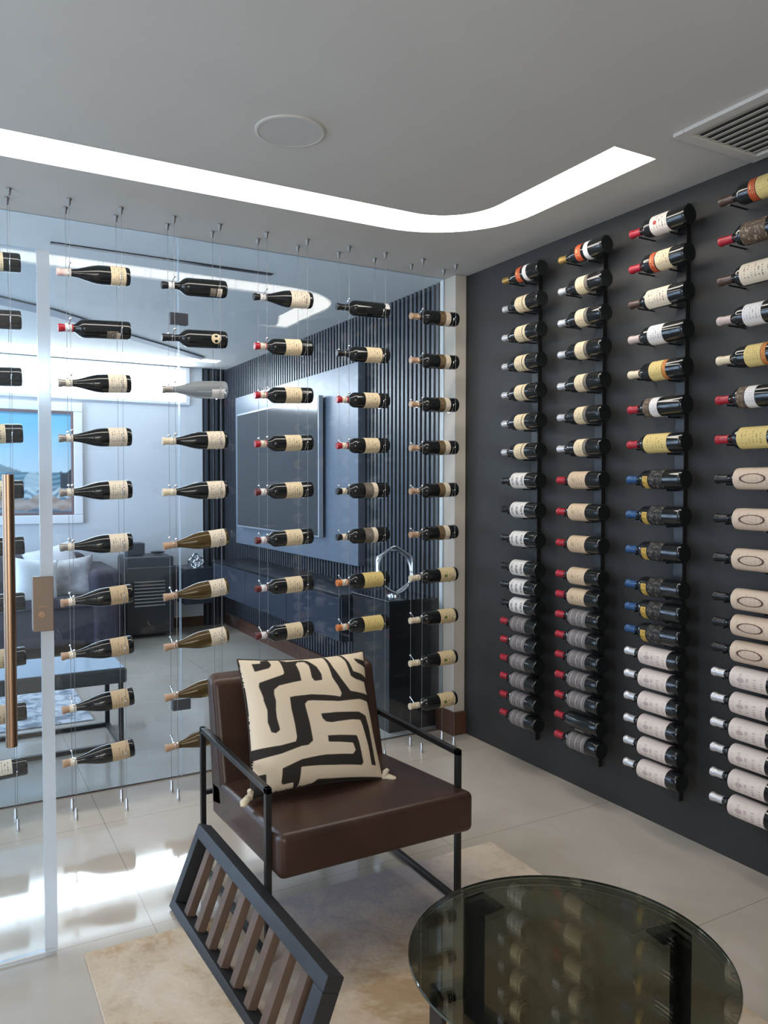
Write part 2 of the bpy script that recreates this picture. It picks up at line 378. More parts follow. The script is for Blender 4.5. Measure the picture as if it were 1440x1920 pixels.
# open glass door leaf at the left
dr = thing('door_1', 'clear frameless glass door leaf standing open', 'door', (-.62, 2.618, 0))
dr['kind'] = 'structure'; del dr['label']; del dr['category']
rel(pane('door_pane', -.62, .291, 2.610, .012, 2.19, edge=M_leafedge, t=.014), dr)
rel(MB().box(.258, .2935, 2.606, 2.628, .012, 2.19).obj('edge_seal', M_seal), dr)
hb = MB(); hb.tube([(.168, 2.565, .689), (.168, 2.565, 1.503)], .0165, 20)
ho = rel(hb.obj('handle', M_bronze, smooth=40), dr)
st = MB()
for z in (.80, 1.39): st.tube([(.168, 2.565, z), (.168, 2.612, z)], .008, 10)
rel(st.obj('handle_mount', M_bronze, smooth=40), dr)
lk = rel(MB().box(.234, .2925, 2.594, 2.640, 1.022, 1.190).obj('lock', M_lock, bevel=.002), dr)
kc = MB(); kc.tube([(.258, 2.590, 1.075), (.258, 2.595, 1.075)], .010, 16); kc.box(.248, .278, 2.5915, 2.5945, 1.098, 1.101)
rel(kc.obj('key_cylinder', M_bronze), dr)
rel(MB().box(-.62, -.60, 2.60, 2.634, 0, 2.3).obj('hinge_post', M_steel), dr)

# ------------------------------------------------------------------ bottles
SH = {
 'bordeaux': [(.004, .008), (.030, .002), (.037, .001), (.0395, .006), (.040, .012), (.040, .196), (.0385, .206), (.033, .216), (.0235, .226), (.017, .236), (.0150, .246), (.0145, .290), (.0165, .292), (.0165, .298), (.015, .301), (.004, .301)],
 'burgundy': [(.004, .008), (.030, .002), (.038, .001), (.0405, .006), (.0415, .013), (.0415, .118), (.0405, .136), (.037, .156), (.0315, .178), (.025, .200), (.0195, .220), (.0160, .240), (.0148, .258), (.0145, .293), (.0165, .295), (.0165, .301), (.015, .305), (.004, .305)],
 'port': [(.004, .008), (.030, .002), (.038, .001), (.0405, .006), (.0415, .013), (.0415, .178), (.0400, .190), (.034, .202), (.025, .213), (.0175, .222), (.0155, .232), (.0150, .292), (.0165, .294), (.0165, .300), (.015, .303), (.004, .303)],
}
def rad(shape, z):
    pr = SH[shape]
    for (r0, z0), (r1, z1) in zip(pr[1:], pr[2:]):
        if z0 <= z <= z1 and z1 > z0: return r0+(r1-r0)*(z-z0)/(z1-z0)
    return .0145
_cache = {}
def me_body(shape):
    if shape not in _cache: _cache[shape] = MB().lathe(SH[shape], 28).mesh('bottle_glass', M_wine, 50)
    return _cache[shape]
def me_cap(shape, length):
    k = (shape, 'cap', length)
    if k not in _cache:
        top = SH[shape][-1][1]; pr = [(.0152, top-length)]; z = top-length
        while z < top-.012: pr.append((rad(shape, z)+.0010, z)); z += .01
        pr += [(.0178, top-.0115), (.0178, top-.001), (.0165, top+.0012), (.003, top+.0012)]
        _cache[k] = MB().lathe(pr, 20).mesh('capsule', capm['red'], 50)
    return _cache[k]
def me_label(shape, z0, z1, arc_, roll):
    k = (shape, z0, z1, arc_, roll)
    if k not in _cache:
        mb = MB(); na, nz = 18, 6; vs = []; uvs = []; fs = []
        for side in (0, 1):
            for j in range(nz+1):
                z = z0+(z1-z0)*j/nz
                for i in range(na+1):
                    a = math.radians(-90+roll-arc_/2+arc_*i/na); r = rad(shape, z)+(.0009 if side == 0 else .0002)
                    vs.append((r*math.cos(a), r*math.sin(a), z)); uvs.append((.5+(i/na-.5)*arc_/180, j/nz))
        w = na+1; o2 = (nz+1)*w
        for j in range(nz):
            for i in range(na):
                a = j*w+i; fs.append((a, a+1, a+w+1, a+w)); fs.append((o2+a, o2+a+w, o2+a+w+1, o2+a+1))
        for i in range(na):
            fs.append((i, o2+i, o2+i+1, i+1)); t = nz*w; fs.append((t+i, t+i+1, o2+t+i+1, o2+t+i))
        for j in range(nz):
            fs.append((j*w, j*w+w, o2+j*w+w, o2+j*w)); b = j*w+na; fs.append((b, o2+b, o2+b+w, b+w))
        mb.add(vs, fs, uvs); _cache[k] = mb.mesh('label', L['cream'], 60)
    return _cache[k]
def me_disc(shape, zc, r):
    k = (shape, 'disc', zc, r)
    if k not in _cache:
        mb = MB(); n = 24; vs = []; uvs = []
        for side in (.0009, .0002):
            for i in range(n):
                t = 2*PI*i/n; u, z = r*math.cos(t), zc+r*math.sin(t); R_ = rad(shape, z)+side
                a = -PI/2+u/R_; vs.append((R_*math.cos(a), R_*math.sin(a), z)); uvs.append((.5+u*4, .5+(z-zc)/(2*r)))
            R_ = rad(shape, zc)+side; vs.append((0, -R_, zc)); uvs.append((.5, .5))
        fs = []
        for i in range(n):
            j = (i+1) % n; fs.append((n, i, j)); fs.append((2*n+1, n+1+j, n+1+i)); fs.append((i, n+1+i, n+1+j, j))
        mb.add(vs, fs, uvs); _cache[k] = mb.mesh('label', L['cream'], 60)
    return _cache[k]
# kind: (shape, glass, capsule colour, capsule length, [(z0, z1, label material, arc, roll)], description)
K = {
 'gold_neck': ('bordeaux', M_wine, 'gold', .05, [(.085, .112, 'white', 210, 0), (.13, .165, 'scarlet', 150, 0)], 'gold-necked bottle with white band and orange label'),
 'twin': ('bordeaux', M_wine, 'silver', .045, [(.088, .106, 'cream', 220, 0), (.112, .168, 'cream', 220, 0)], 'silver-necked bottle with split cream label'),
 'cream_silver': ('bordeaux', M_wine, 'silver', .05, [(.105, .160, 'cream', 220, 0), (.085, .103, 'taupe', 200, 0)], 'silver-necked bottle with square cream label'),
 'white_script': ('bordeaux', M_wine, 'black', .05, [(.085, .195, 'script', 220, 0)], 'dark-necked bottle with large white script label'),
 'red_tan': ('bordeaux', M_wine, 'red', .055, [(.085, .196, 'wideTan', 220, 0)], 'red-capped bottle with a wide beige label'),
 'red_grey': ('bordeaux', M_wine, 'red', .055, [(.075, .190, 'grey', 220, 0)], 'red-capped bottle with a grey banded label'),
 'red_tag': ('bordeaux', M_wine, 'red', .055, [(.10, .150, 'ivory', 50, -75)], 'red-capped plain dark bottle with small tag'),
 'red_seal': ('bordeaux', M_wine, 'red', .055, [(.085, .170, 'redseal', 210, 0)], 'red-capped bottle with a white label and red seal'),
 'red_banner': ('bordeaux', M_wine, 'red', .06, [(.070, .140, 'cream', 210, 0), (.145, .170, 'scarlet', 180, 0)], 'red-capped bottle with cream label and scarlet strip'),
 'brown_long': ('bordeaux', M_wine, 'brown', .06, [(.075, .190, 'ivory', 150, 0)], 'brown-necked bottle with a long ivory label'),
 'rose_white': ('bordeaux', M_wine, 'rose', .06, [(.100, .175, 'white', 210, 0)], 'pale-pink-necked bottle with white label'),
 'cork_orange': ('bordeaux', M_wine, 'cream', .06, [(.100, .165, 'yellow', 210, 0), (.080, .098, 'orange', 200, 0)], 'cream-capped bottle with a yellow and orange label'),
 'red_band': ('bordeaux', M_wine, 'red', .055, [(.120, .160, 'white', 210, 0), (.163, .195, 'lace', 160, 0)], 'red-capped dark bottle with a narrow white band'),
 'red_yellow': ('bordeaux', M_wine, 'red', .055, [(.070, .190, 'yellow', 220, 0)], 'red-capped bottle with a big yellow label'),
 'blue': ('bordeaux', M_wine, 'blue', .055, [(.090, .160, 'night', 200, 0), (.165, .192, 'goldleaf', 90, -25)], 'blue-capped black bottle with a gold ornament'),
 'silver_white': ('bordeaux', M_wine, 'silver', .055, [(.055, .204, 'pale', 230, 0)], 'silver-capped bottle with very large pale label'),
 'ring': ('bordeaux', M_wine, 'black', .055, [(.040, .204, 'ring', 220, 0)], 'black-necked bottle with ring emblem on cream label'),
 'lace': ('bordeaux', M_wine, 'red', .06, [(.090, .190, 'lace', 200, 0)], 'red-capped bottle with an ornate dark label'),
 'black_poppy': ('bordeaux', M_wine, 'brown', .06, [(.060, .130, 'yellow', 200, 0), (.133, .160, 'scarlet', 180, 0)], 'dark-necked bottle with a yellow and red label'),
 'burg_white': ('burgundy', M_wine, 'pink', .055, [(.020, .085, 'cream', 170, 0)], 'sloping dark bottle with pink capsule and cream label'),
 'bord_redback': ('bordeaux', M_wine, 'red', .06, [(.055, .105, 'taupe', 70, -50), (.048, .064, 'ivory', 60, -55)], 'red-capped bottle with its label turned away'),
 'burg_pale': ('burgundy', M_wine, 'tin', .05, [(.022, .100, 'ivory', 170, 0)], 'dark sloping bottle with tin capsule, ivory label'),
 'burg_tan': ('burgundy', M_wine, 'cork', .055, [(.025, .100, 'tan', 170, 0)], 'dark sloping bottle with a plain tan label'),
 'port_small': ('port', M_wine, 'black', .06, [(.028, .050, 'ivory', 60, -45), (.055, .085, 'taupe', 60, -45)], 'squat dark bottle with small label turned up'),
 'port_round': ('port', M_wine, 'black', .05, [], 'squat dark bottle with a round cream label'),
 'clear_silver': ('burgundy', M_clearb, 'tin', .05, [(.020, .080, 'white', 90, -50)], 'pale bottle with a silvery label'),
 'burg_capsule': ('burgundy', M_wine, 'cream', .06, [(.018, .100, 'ivory', 170, 0)], 'dark sloping bottle with cream capsule and label'),
 'amber': ('burgundy', M_amber, 'cork', .06, [(.015, .090, 'ivory', 160, 0)], 'amber sloping bottle with an ivory label'),
 'burg_black': ('burgundy', M_wine, 'black', .06, [(.022, .120, 'ivory', 180, 0)], 'black-necked sloping bottle with a wide ivory label'),
 'red_cream': ('bordeaux', M_wine, 'red', .06, [(.065, .150, 'cream', 190, 0)], 'red-capped bottle with a cream label'),
 'dred_cream': ('bordeaux', M_wine, 'darkred', .06, [(.062, .148, 'cream', 190, 0)], 'dark-red-capped bottle with a cream label'),
 'bord_tilt': ('bordeaux', M_wine, 'black', .055, [(.005, .030, 'white', 55, 30)], 'plain dark bottle with tiny white base sticker'),
 'black_cream': ('bordeaux', M_wine, 'black', .055, [(.050, .140, 'cream', 190, 0)], 'black-capped bottle with a cream label'),
 'two_tone': ('bordeaux', M_wine, 'black', .055, [(.075, .100, 'ivory', 190, 0), (.1005, .150, 'taupe', 190, 0)], 'black-capped bottle with a brown and ivory label'),
 'orange': ('bordeaux', M_wine, 'orange', .06, [(.040, .155, 'yellow', 190, 0)], 'orange-capped bottle with a yellow label'),
 'cork_two': ('bordeaux', M_wine, 'cork', .055, [(.060, .092, 'ivory', 190, 0), (.0925, .130, 'brown', 190, 0)], 'brown-capped bottle with a brown and ivory label'),
 'crest': ('bordeaux', M_wine, 'cream', .06, [(.020, .120, 'crest', 190, 0)], 'cream-capped bottle with a yellow crested label'),
 'plain': ('bordeaux', M_wine, 'black', .055, [], 'plain dark bottle'),
 'zero_cream': ('bordeaux', M_wine, 'black', .055, [(.068, .160, 'cream', 190, 0)], 'dark bottle with a cream label'),
 'zero_tan': ('bordeaux', M_wine, 'black', .055, [(.066, .160, 'tan', 190, 0)], 'dark bottle with a tan label'),
 'green': ('bordeaux', M_wine, 'green', .055, [(.060, .150, 'ivory', 110, 40)], 'dark green-shouldered bottle with a pale label'),
}
M_disc = mat('plain_cream_label', (.62, .50, .32), .6)
def setmat(o, m):
    o.material_slots[0].link = 'OBJECT'; o.material_slots[0].material = m
def bottle(kind, mw, label, group):
    shape, gm, cap, cl, labs, _ = K[kind]
    t = thing('wine_bottle', label, 'wine bottle', group=group); t.matrix_world = mw
    def part(name, me, m):
        o = bpy.data.objects.new(name, me); C.objects.link(o); o.parent = t; setmat(o, m); return o
    part('bottle_glass', me_body(shape), gm)
    part('capsule', me_cap(shape, cl), capm[cap])
    for (z0, z1, lm, ar, roll) in labs: part('label', me_label(shape, z0, z1, ar, roll), L[lm])
    if kind in COLLAR: part('neck_label', me_collar(shape), L[COLLAR[kind]])
    if kind == 'port_round': part('label', me_disc(shape, .058, .024), M_disc)
    return t
COLLAR = dict(burg_white='redseal', bord_redback='white', burg_pale='ivory', burg_tan='ivory', port_small='white', red_cream='ivory', dred_cream='white', two_tone='ivory', orange='ivory', burg_black='white', burg_capsule='ivory')
def me_collar(shape):
    k = (shape, 'collar')
    if k not in _cache:
        _cache[k] = MB().lathe([(.0150, .2475), (.0172, .2478), (.0172, .2745), (.0150, .2748)], 20).mesh('neck_label', L['ivory'], 50)
    return _cache[k]
ORD = ['topmost', 'second', 'third', 'fourth', 'fifth', 'sixth', 'seventh', 'eighth', 'ninth', 'tenth', 'eleventh', 'twelfth', 'thirteenth', 'fourteenth', 'fifteenth', 'sixteenth', 'seventeenth', 'eighteenth', 'lowest']
# ---- bottles on the dark wall
WR = [2.55-.15*k for k in range(11)]+[.952-.098*j for j in range(8)]
WN = ['rack nearest the glass', 'second rack from the glass', 'third rack from the glass', 'rightmost wall rack']
WT = [['gold_neck']+['twin']*6+['white_script']*6+['red_grey']*6,
      ['gold_neck']+['cream_silver']*6+['red_tan']*5+['red_grey']*5+['red_tag', 'red_grey'],
      ['red_seal', 'red_banner', 'brown_long', 'rose_white', 'cork_orange', 'red_band', 'red_yellow']+['blue']*6+['silver_white']*6,
      ['black_poppy', 'lace', 'brown_long', 'rose_white', 'cork_orange', 'red_band', 'red_yellow']+['ring']*6+['silver_white']*6]
NECKY = [3.305, 2.875, 2.432, 1.990]; RAILY = [3.140, 2.690, 2.228, 1.780]; XB = 2.592
basis = Matrix(((0, 1, 0), (0, 0, 1), (1, 0, 0))).to_4x4()
for c in range(4):
    rk = thing('wall_wine_rack', 'black vertical bottle rail with pegs, '+WN[c], 'wine rack', (XW, RAILY[c], 0), 'bottle rails on the dark wall')
    rel(MB().box(XW-.026, XW, RAILY[c]-.024, RAILY[c]+.024, .15, 2.63).obj('rail', M_black, bevel=.002), rk)
    by = NECKY[c]-.302
    for r, z in enumerate(WR):
        yb = RAILY[c]; yn = by+.262
        rel(MB().tube([(XW-.026, yb, z-.0445), (XB-.004, yb, z-.0445)], .0040, 8).obj('peg', M_black, smooth=50), rk)
        rel(MB().tube([(XW, yn, z-.0212), (XB-.004, yn, z-.0212)], .0034, 8).obj('peg', M_black, smooth=50), rk)
        kind = WT[c][r]
        mw = Matrix.Translation((XB, by, z)) @ basis
        bottle(kind, mw, K[kind][5]+', '+ORD[r]+' on '+WN[c], 'wine bottles on the dark wall')
# ---- bottles hanging on steel cables in front of the glass
ZR = [2.405, 2.165, 1.925, 1.685, 1.447, 1.207, .967, .731, .492, .253]
GN = ['column behind the glass door', 'first column past the door', 'second column past the door', 'third column past the door', 'fourth column past the door', 'column beside the pillar']
GT = [['zero_cream', 'plain', 'plain', 'zero_cream', 'zero_cream', 'plain', 'plain', 'zero_tan', 'zero_tan', 'green'],
      ['burg_white', 'bord_redback', 'burg_pale', 'burg_pale', 'burg_pale', 'burg_pale', 'burg_tan', 'burg_tan', 'burg_tan', 'burg_tan'],
      ['port_small', 'port_round', 'clear_silver', 'burg_capsule', 'burg_capsule', 'amber', 'amber', 'amber', 'amber', 'amber'],
      ['burg_black', 'red_cream', 'red_cream', 'red_cream', 'dred_cream', 'dred_cream', 'dred_cream', 'dred_cream'],
      ['bord_tilt', 'black_cream', 'red_cream', 'red_cream', 'two_tone', 'two_tone', 'orange', 'orange'],
      ['cork_two']*6+['crest']*4]
YC0, YC1, YBT = 3.612, 3.732, 3.672
for c in range(6):
    xn = .488+.4478*(c-1); xb = xn+.215; tilt0 = [3, 3, 3, 3, 1.8, 2][c]
    rk = thing('cable_wine_rack', 'steel cables and clamps holding bottles, '+GN[c], 'wine rack', (xn, YBT, 0), 'steel cable racks in front of the glass')
    for x in (xn, xb):
        for y in (YC0, YC1):
            rel(MB().tube([(x, y, .03), (x, y, H-.02)], .0010, 6).obj('cable', M_cable), rk)
            rel(MB().lathe([(.0105, H-.001), (.0105, H-.006), (.0075, H-.010), (.0055, H-.028), (.003, H-.031)][::-1], 14, cen=(x, y, 0)).obj('ceiling_anchor', M_anchor, smooth=40), rk)
            rel(MB().lathe([(.0085, 0), (.0085, .018), (.0065, .021), (.0065, .050), (.003, .056)], 14, cen=(x, y, 0)).obj('floor_anchor', M_steel, smooth=40), rk)
    for r, kind in enumerate(GT[c]):
        z = ZR[r]; tilt = math.radians(7 if kind == 'amber' else (5 if c == 1 and r > 5 else tilt0)); th = -PI/2-tilt
        # bottle base is at the right, neck points left
        zb = z+math.sin(tilt)*.15; bx = xn-.046+.305
        mw = Matrix.Translation((bx, YBT, zb)) @ Matrix.Rotation(th, 4, 'Y') @ Matrix.Rotation(math.radians(random.uniform(-4, 4)), 4, 'Z')
        bottle(kind, mw, K[kind][5]+', '+(ORD[r] if r < 9 else 'lowest')+' in '+GN[c], 'wine bottles hanging on cables')
        zn = zb-math.sin(tilt)*(bx-xn); zq = zb-math.sin(tilt)*(bx-xb)
        q = MB(); rn = .0175
        q.tube([(xn, YBT+rn*math.cos(a), zn+rn*math.sin(a)) for a in [2*PI*i/16 for i in range(16)]], .0016, 6, closed=True)
        for y, sg in ((YC0, -1), (YC1, 1)):
            q.tube([(xn, y, zn+.030), (xn, YBT+sg*.03, zn+.014), (xn, YBT+sg*rn, zn)], .0017, 6); q.ball((xn, y, zn+.030), .0062, 8)
        rel(q.obj('neck_clamp', M_chrome, smooth=50), rk)
        q = MB(); R_ = rad(K[kind][0], bx-xb)+.003
        q.tube([(xb, YBT+R_*math.cos(a), zq+R_*math.sin(a)) for a in [PI+PI*i/12 for i in range(13)]], .0010, 6)
        for y, sg in ((YC0, -1), (YC1, 1)): q.tube([(xb, y, zq), (xb, YBT+sg*R_, zq)], .0010, 6); q.ball((xb, y, zq), .0038, 8)
        rel(q.obj('body_clamp', M_chrome, smooth=50), rk)

# ------------------------------------------------------------------ ceiling fittings
sp = thing('ceiling_speaker', 'round flush ceiling speaker grille inside the curve of the light strip', 'speaker', (1.067, 2.556, H))
g_ = mat('speaker_grille', (.50, .50, .485), .8)
MB().lathe([(.122, 0), (.122, -.004), (.117, -.006), (.113, -.006), (.113, -.003), (.004, -.003)][::-1], 48).obj('rim', M_ceil, sp, smooth=40)
MB().lathe([(.004, -.0045), (.1128, -.0045), (.1128, -.0032), (.004, -.0032)], 48).obj('grille', g_, sp)
vt = thing('air_vent', 'white louvred rectangular air vent beside the dark wall', 'air vent', (2.455, 1.40, H))
vx0, vx1, vy0, vy1 = 2.235, 2.672, .75, 1.915
fr_ = MB(); w = .045
for a in ((vx0, vx1, vy0, vy0+w), (vx0, vx1, vy1-w, vy1), (vx0, vx0+w, vy0+w, vy1-w), (vx1-w, vx1, vy0+w, vy1-w)): fr_.box(a[0], a[1], a[2], a[3], H-.014, H)
rel(fr_.obj('frame', M_ceil, bevel=.003), vt)
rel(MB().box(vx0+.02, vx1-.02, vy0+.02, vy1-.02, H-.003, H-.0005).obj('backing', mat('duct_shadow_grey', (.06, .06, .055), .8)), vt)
n = 9; pw = (vx1-vx0-2*w)/n
for i in range(n):
    xc = vx0+w+pw*(i+.5)
    rel(MB().hexa([(xc-.017, vy0+w, H-.012), (xc-.017, vy0+w, H-.010), (xc-.017, vy1-w, H-.012), (xc-.017, vy1-w, H-.010), (xc+.011, vy0+w, H-.005), (xc+.011, vy0+w, H-.003), (xc+.011, vy1-w, H-.005), (xc+.011, vy1-w, H-.003)]).obj('louvre', M_ceil), vt)

# ------------------------------------------------------------------ rug
tag(MB().box(.362, 1.945, -.35, 2.548, 0, .008).obj('rug', M_rug, bevel=.003), 'faded cream and tan distressed rug under the armchair and coffee table', 'rug')

# ------------------------------------------------------------------ armchair
ac = thing('armchair', 'brown leather armchair with thin black metal frame and box arms', 'armchair', (1.2, 2.5, 0))
X0, X1, Y0, Y1, ZA, B_ = .848, 1.552, 2.222, 2.905, .552, .0195
RZ = .009
for X, nm in ((X0, 'left'), (X1, 'right')):
    f = MB(); 
    f.bar((X, Y0, RZ), (X, Y0, ZA), B_, B_); f.bar((X, Y1, RZ), (X, Y1, ZA), B_, B_)
    f.bar((X, Y0-B_/2, ZA-B_/2), (X, Y1+B_/2, ZA-B_/2), B_, B_); f.bar((X, Y0-B_/2, RZ+B_/2), (X, Y1+B_/2, RZ+B_/2), B_, B_)
    rel(f.obj('arm_frame', M_black, bevel=.0015), ac)
f = MB(); f.bar((X0, Y0, .33), (X1, Y0, .33), .016, .016); f.bar((X0, Y1, .30), (X1, Y1, .30), .016, .016)
rel(f.obj('cross_bar', M_black), ac)
def cushion_box(name, pts, m, bevel, par, lev=1):
    o = MB().hexa(pts).obj(name, m, None); b = o.modifiers.new('bevel', 'BEVEL'); b.width = bevel; b.segments = 6
    for p_ in o.data.polygons: p_.use_smooth = True
    w_ = o.modifiers.new('wn', 'WEIGHTED_NORMAL')
    return rel(o, par)
sx0, sx1 = X0+.010, X1-.0
zf, zr = .425, .388
cushion_box('seat', [(sx0, 2.150, .285), (sx0, 2.150, zf), (sx0, 2.83, .245), (sx0, 2.83, zr), (1.572, 2.150, .285), (1.572, 2.150, zf), (sx1-.012, 2.83, .245), (sx1-.012, 2.83, zr)], M_leather, .024, ac)
cushion_box('backrest', [(sx0, 2.695, .30), (sx0, 2.815, .745), (sx0, 2.83, .27), (sx0, 2.895, .765), (sx1-.012, 2.695, .30), (sx1-.012, 2.815, .745), (sx1-.012, 2.83, .27), (sx1-.012, 2.895, .765)], M_leather, .024, ac)

# throw cushion with maze pattern
POLY = [
 [(440,150),(510,180),(640,182),(690,190),(760,250),(798,320),(802,370),(735,382),(712,350),(692,240),(660,205),(600,200),(580,220),(608,300),(625,375),(440,395),(404,425),(404,460),(420,520),(405,680),(410,785),(375,808),(345,790),(335,700),(352,600),(330,480),(290,380),(290,345),(470,300),(476,285)],
 [(285,145),(350,142),(370,200),(350,228),(242,245),(212,170),(280,172)],
 [(865,155),(905,250),(960,330),(1020,435),(1190,430),(1180,400),(1185,340),(1235,300),(1262,330),(1250,450),(1205,465),(1200,640),(1170,490),(1090,488),(900,540),(660,555),(636,580),(650,900),(610,940),(400,990),(190,1005),(190,910),(400,918),(515,905),(528,870),(525,510),(560,507),(800,495),(925,497),(940,465),(925,410),(890,340),(860,220),(835,140)],
 [(985,115),(1030,180),(1060,310),(1100,330),(1190,338),(1245,300),(1170,275),(1090,265),(1065,190),(1020,115)],
 [(1125,145),(1265,155),(1265,210),(1230,210),(1155,188),(1130,168)],
 [(745,660),(1060,595),(1120,612),(1140,700),(1160,990),(1118,1000),(1105,850),(1075,700),(1060,660),(990,672),(820,725),(770,725),(748,700)],
 [(770,840),(1010,795),(1025,850),(1045,1000),(1030,1025),(550,1130),(550,1300),(520,1300),(500,1245),(420,1250),(405,1230),(405,1115),(540,1070),(750,1000),(960,955),(985,920),(970,865),(770,893)],
 [(190,1130),(290,1135),(297,1230),(350,1275),(340,1330),(190,1330)],
 [(650,1250),(690,1205),(1000,1120),(1225,1055),(1260,1110),(680,1290)],
]
def pline(pts, t):
    ls = [math.dist(pts[i], pts[i+1]) for i in range(len(pts)-1)]; d = t*sum(ls)
    for i, l_ in enumerate(ls):
        if d <= l_ or i == len(ls)-1:
            k = min(d/l_, 1); return (pts[i][0]+(pts[i+1][0]-pts[i][0])*k, pts[i][1]+(pts[i+1][1]-pts[i][1])*k)
        d -= l_
TOP = [(105,110),(400,140),(640,165),(850,145),(1258,62)]; BOT = [(205,1310),(560,1290),(800,1200),(1225,1062)]
LEF = [(105,110),(140,200),(190,320),(238,500),(240,600),(225,740),(212,900),(205,1100),(205,1310)]; RIG = [(1258,62),(1250,280),(1215,400),(1205,600),(1215,750),(1225,900),(1225,1062)]
def coons(u, v):   # v down
    T = pline(TOP, u); B = pline(BOT, u); l_ = pline(LEF, v); r_ = pline(RIG, v); o = []
    for k in (0, 1):
        o.append((1-v)*T[k]+v*B[k]+(1-u)*l_[k]+u*r_[k]-((1-u)*(1-v)*TOP[0][k]+u*(1-v)*TOP[-1][k]+(1-u)*v*BOT[0][k]+u*v*BOT[-1][k]))
    return o
def sdf(px, py):
    best = 1e9
    for P in POLY:
        ins = False; d = 1e9
        for i in range(len(P)):
            x1, y1 = P[i-1]; x2, y2 = P[i]
            if (y1 > py) != (y2 > py) and px < (x2-x1)*(py-y1)/(y2-y1)+x1: ins = not ins
            t = max(0, min(1, ((px-x1)*(x2-x1)+(py-y1)*(y2-y1))/((x2-x1)**2+(y2-y1)**2+1e-9)))
            d = min(d, math.hypot(px-x1-t*(x2-x1), py-y1-t*(y2-y1)))
        best = min(best, -d if ins else d)
    return best
def pillow(name, size, thick, m, par, pattern=False, n=44, pinch=.05):
    vs = []; col = []; fs = []
    for side in (1, -1):
        for j in range(n+1):
            for i in range(n+1):
                u, v = i/n, j/n; a, b = 2*u-1, 2*v-1
                x = a*(1-pinch*(1-b*b)); y = b*(1-pinch*(1-a*a))
                h = ((1-a**4)*(1-b**4))**.55*thick/2
                vs.append((x*size/2, -side*h, -y*size/2)); 
                col.append(sdf(*coons(u, v)) if pattern and side == 1 else (-99 if pattern else 99))
    w_ = n+1; o2 = w_*w_
    for j in range(n):
        for i in range(n):
            a = j*w_+i; fs.append((a, a+w_, a+w_+1, a+1)); fs.append((o2+a, o2+a+1, o2+a+w_+1, o2+a+w_))
    mb = MB(); mb.add(vs, fs); me = bpy.data.meshes.new(name); me.from_pydata(mb.v, [], mb.f); me.materials.append(m)
    at = me.attributes.new('pattern', 'FLOAT', 'POINT')
    for i, c_ in enumerate(col): at.data[i].value = c_
    bm = bmesh.new(); bm.from_mesh(me); bmesh.ops.remove_doubles(bm, verts=bm.verts, dist=1e-5); bmesh.ops.recalc_face_normals(bm, faces=bm.faces); bm.to_mesh(me); bm.free()
    for p_ in me.polygons: p_.use_smooth = True
    o = bpy.data.objects.new(name, me); C.objects.link(o)
    if par: o.parent = par
    return o
def maze_mat():
    m = mat('maze_cloth', (.7, .6, .45), .9, spec=.15); g = N(m); a = g.n('ShaderNodeAttribute'); a.attribute_name = 'pattern'
    f = g.math('MULTIPLY_ADD', a.outputs['Fac'], .15, .5); f = g.math('MINIMUM', g.math('MAXIMUM', f, 0.), 1.)
    g.l(g.mix(f, (.035, .030, .027), (.72, .61, .46)), g.b.inputs['Base Color']); g.bump(g.noise(500, 2), .15, .001); return m
cu = thing('throw_cushion', 'cream cushion with bold black maze pattern leaning on the leather armchair', 'cushion', (1.135, 2.54, .645))
pl = pillow('cushion_cover', .50, .15, maze_mat(), cu, True, 110, .07)
M_tassel = mat('cream_tassel', (.66, .57, .42), .9)
M_pipe = mat('cushion_piping', (.03, .025, .022), .8)
pp = []; ns = 40
for sgn in range(4):
    for i in range(ns):
        t = -1+2*i/ns; q_ = [(t, -1), (1, t), (-t, 1), (-1, -t)][sgn]; a, b = q_
        pp.append((a*(1-.07*(1-b*b))*.25, 0, -b*(1-.07*(1-a*a))*.25))
MB().tube(pp, .0035, 6, closed=True).obj('piping', M_pipe, cu, smooth=60)
for (x, z) in ((-.25, -.25), (.25, -.25)):
    k = 1 if x > 0 else -1
    MB().tube([(x, 0, z), (x+.012*k, -.01, z+.006), (x+.032*k, -.02, z-.010), (x+.036*k, -.022, z-.022)], [.006, .012, .014, .008], 10).tube([(x, 0, z), (x+.005*k, -.02, z+.022), (x+.012*k, -.028, z+.030)], [.006, .011, .007], 10).obj('tassel', M_tassel, cu, smooth=60)
cu.rotation_euler = (math.radians(-24), math.radians(2.2), math.radians(-1)); cu.scale = (1, 1, .94); cu.location = (1.137, 2.545, .632)

# ------------------------------------------------------------------ slatted frame leaning on the chair
M_sw = mottled('brown_slat_wood', (.10, .066, .05), (.15, .10, .075), 9, .55, .1)
M_sf = mat('blackened_frame_wood', (.022, .024, .028), .5)
A = Vector((.768, 2.690, .280)); B = Vector((.662, 2.690, .010)); D = Vector((.045, -.999, 0)); LN = .985
V = (A-B); HV = V.length; V.normalize(); D = (D-V*D.dot(V)).normalized(); T_ = V.cross(D)
if T_.x < 0: T_ = -T_
def P(s_, h, t): return B+D*s_+V*h+T_*t
def fbox(mb, s0, s1, h0, h1, t0, t1): return mb.hexa([P(a, b, c_) for a in (s0, s1) for b in (h0, h1) for c_ in (t0, t1)])
sf = thing('slatted_frame', 'black rectangular frame with brown wooden slats leaning on its side against the armchair', 'slatted frame', tuple(B))
TH = .050; FW = .040
for (a, b, c_, d_) in ((0, LN, HV-FW, HV), (0, LN, 0, FW*.8), (0, FW*.9, FW*.8, HV-FW), (LN-FW*1.3, LN, FW*.8, HV-FW)):
    o = rel(fbox(MB(), a, b, c_, d_, 0, TH).obj('frame_rail', M_sf, bevel=.002), sf)
ns = 8; s0 = FW*.9; s1 = LN-FW*1.3; pitch = (s1-s0)/(ns+.35)
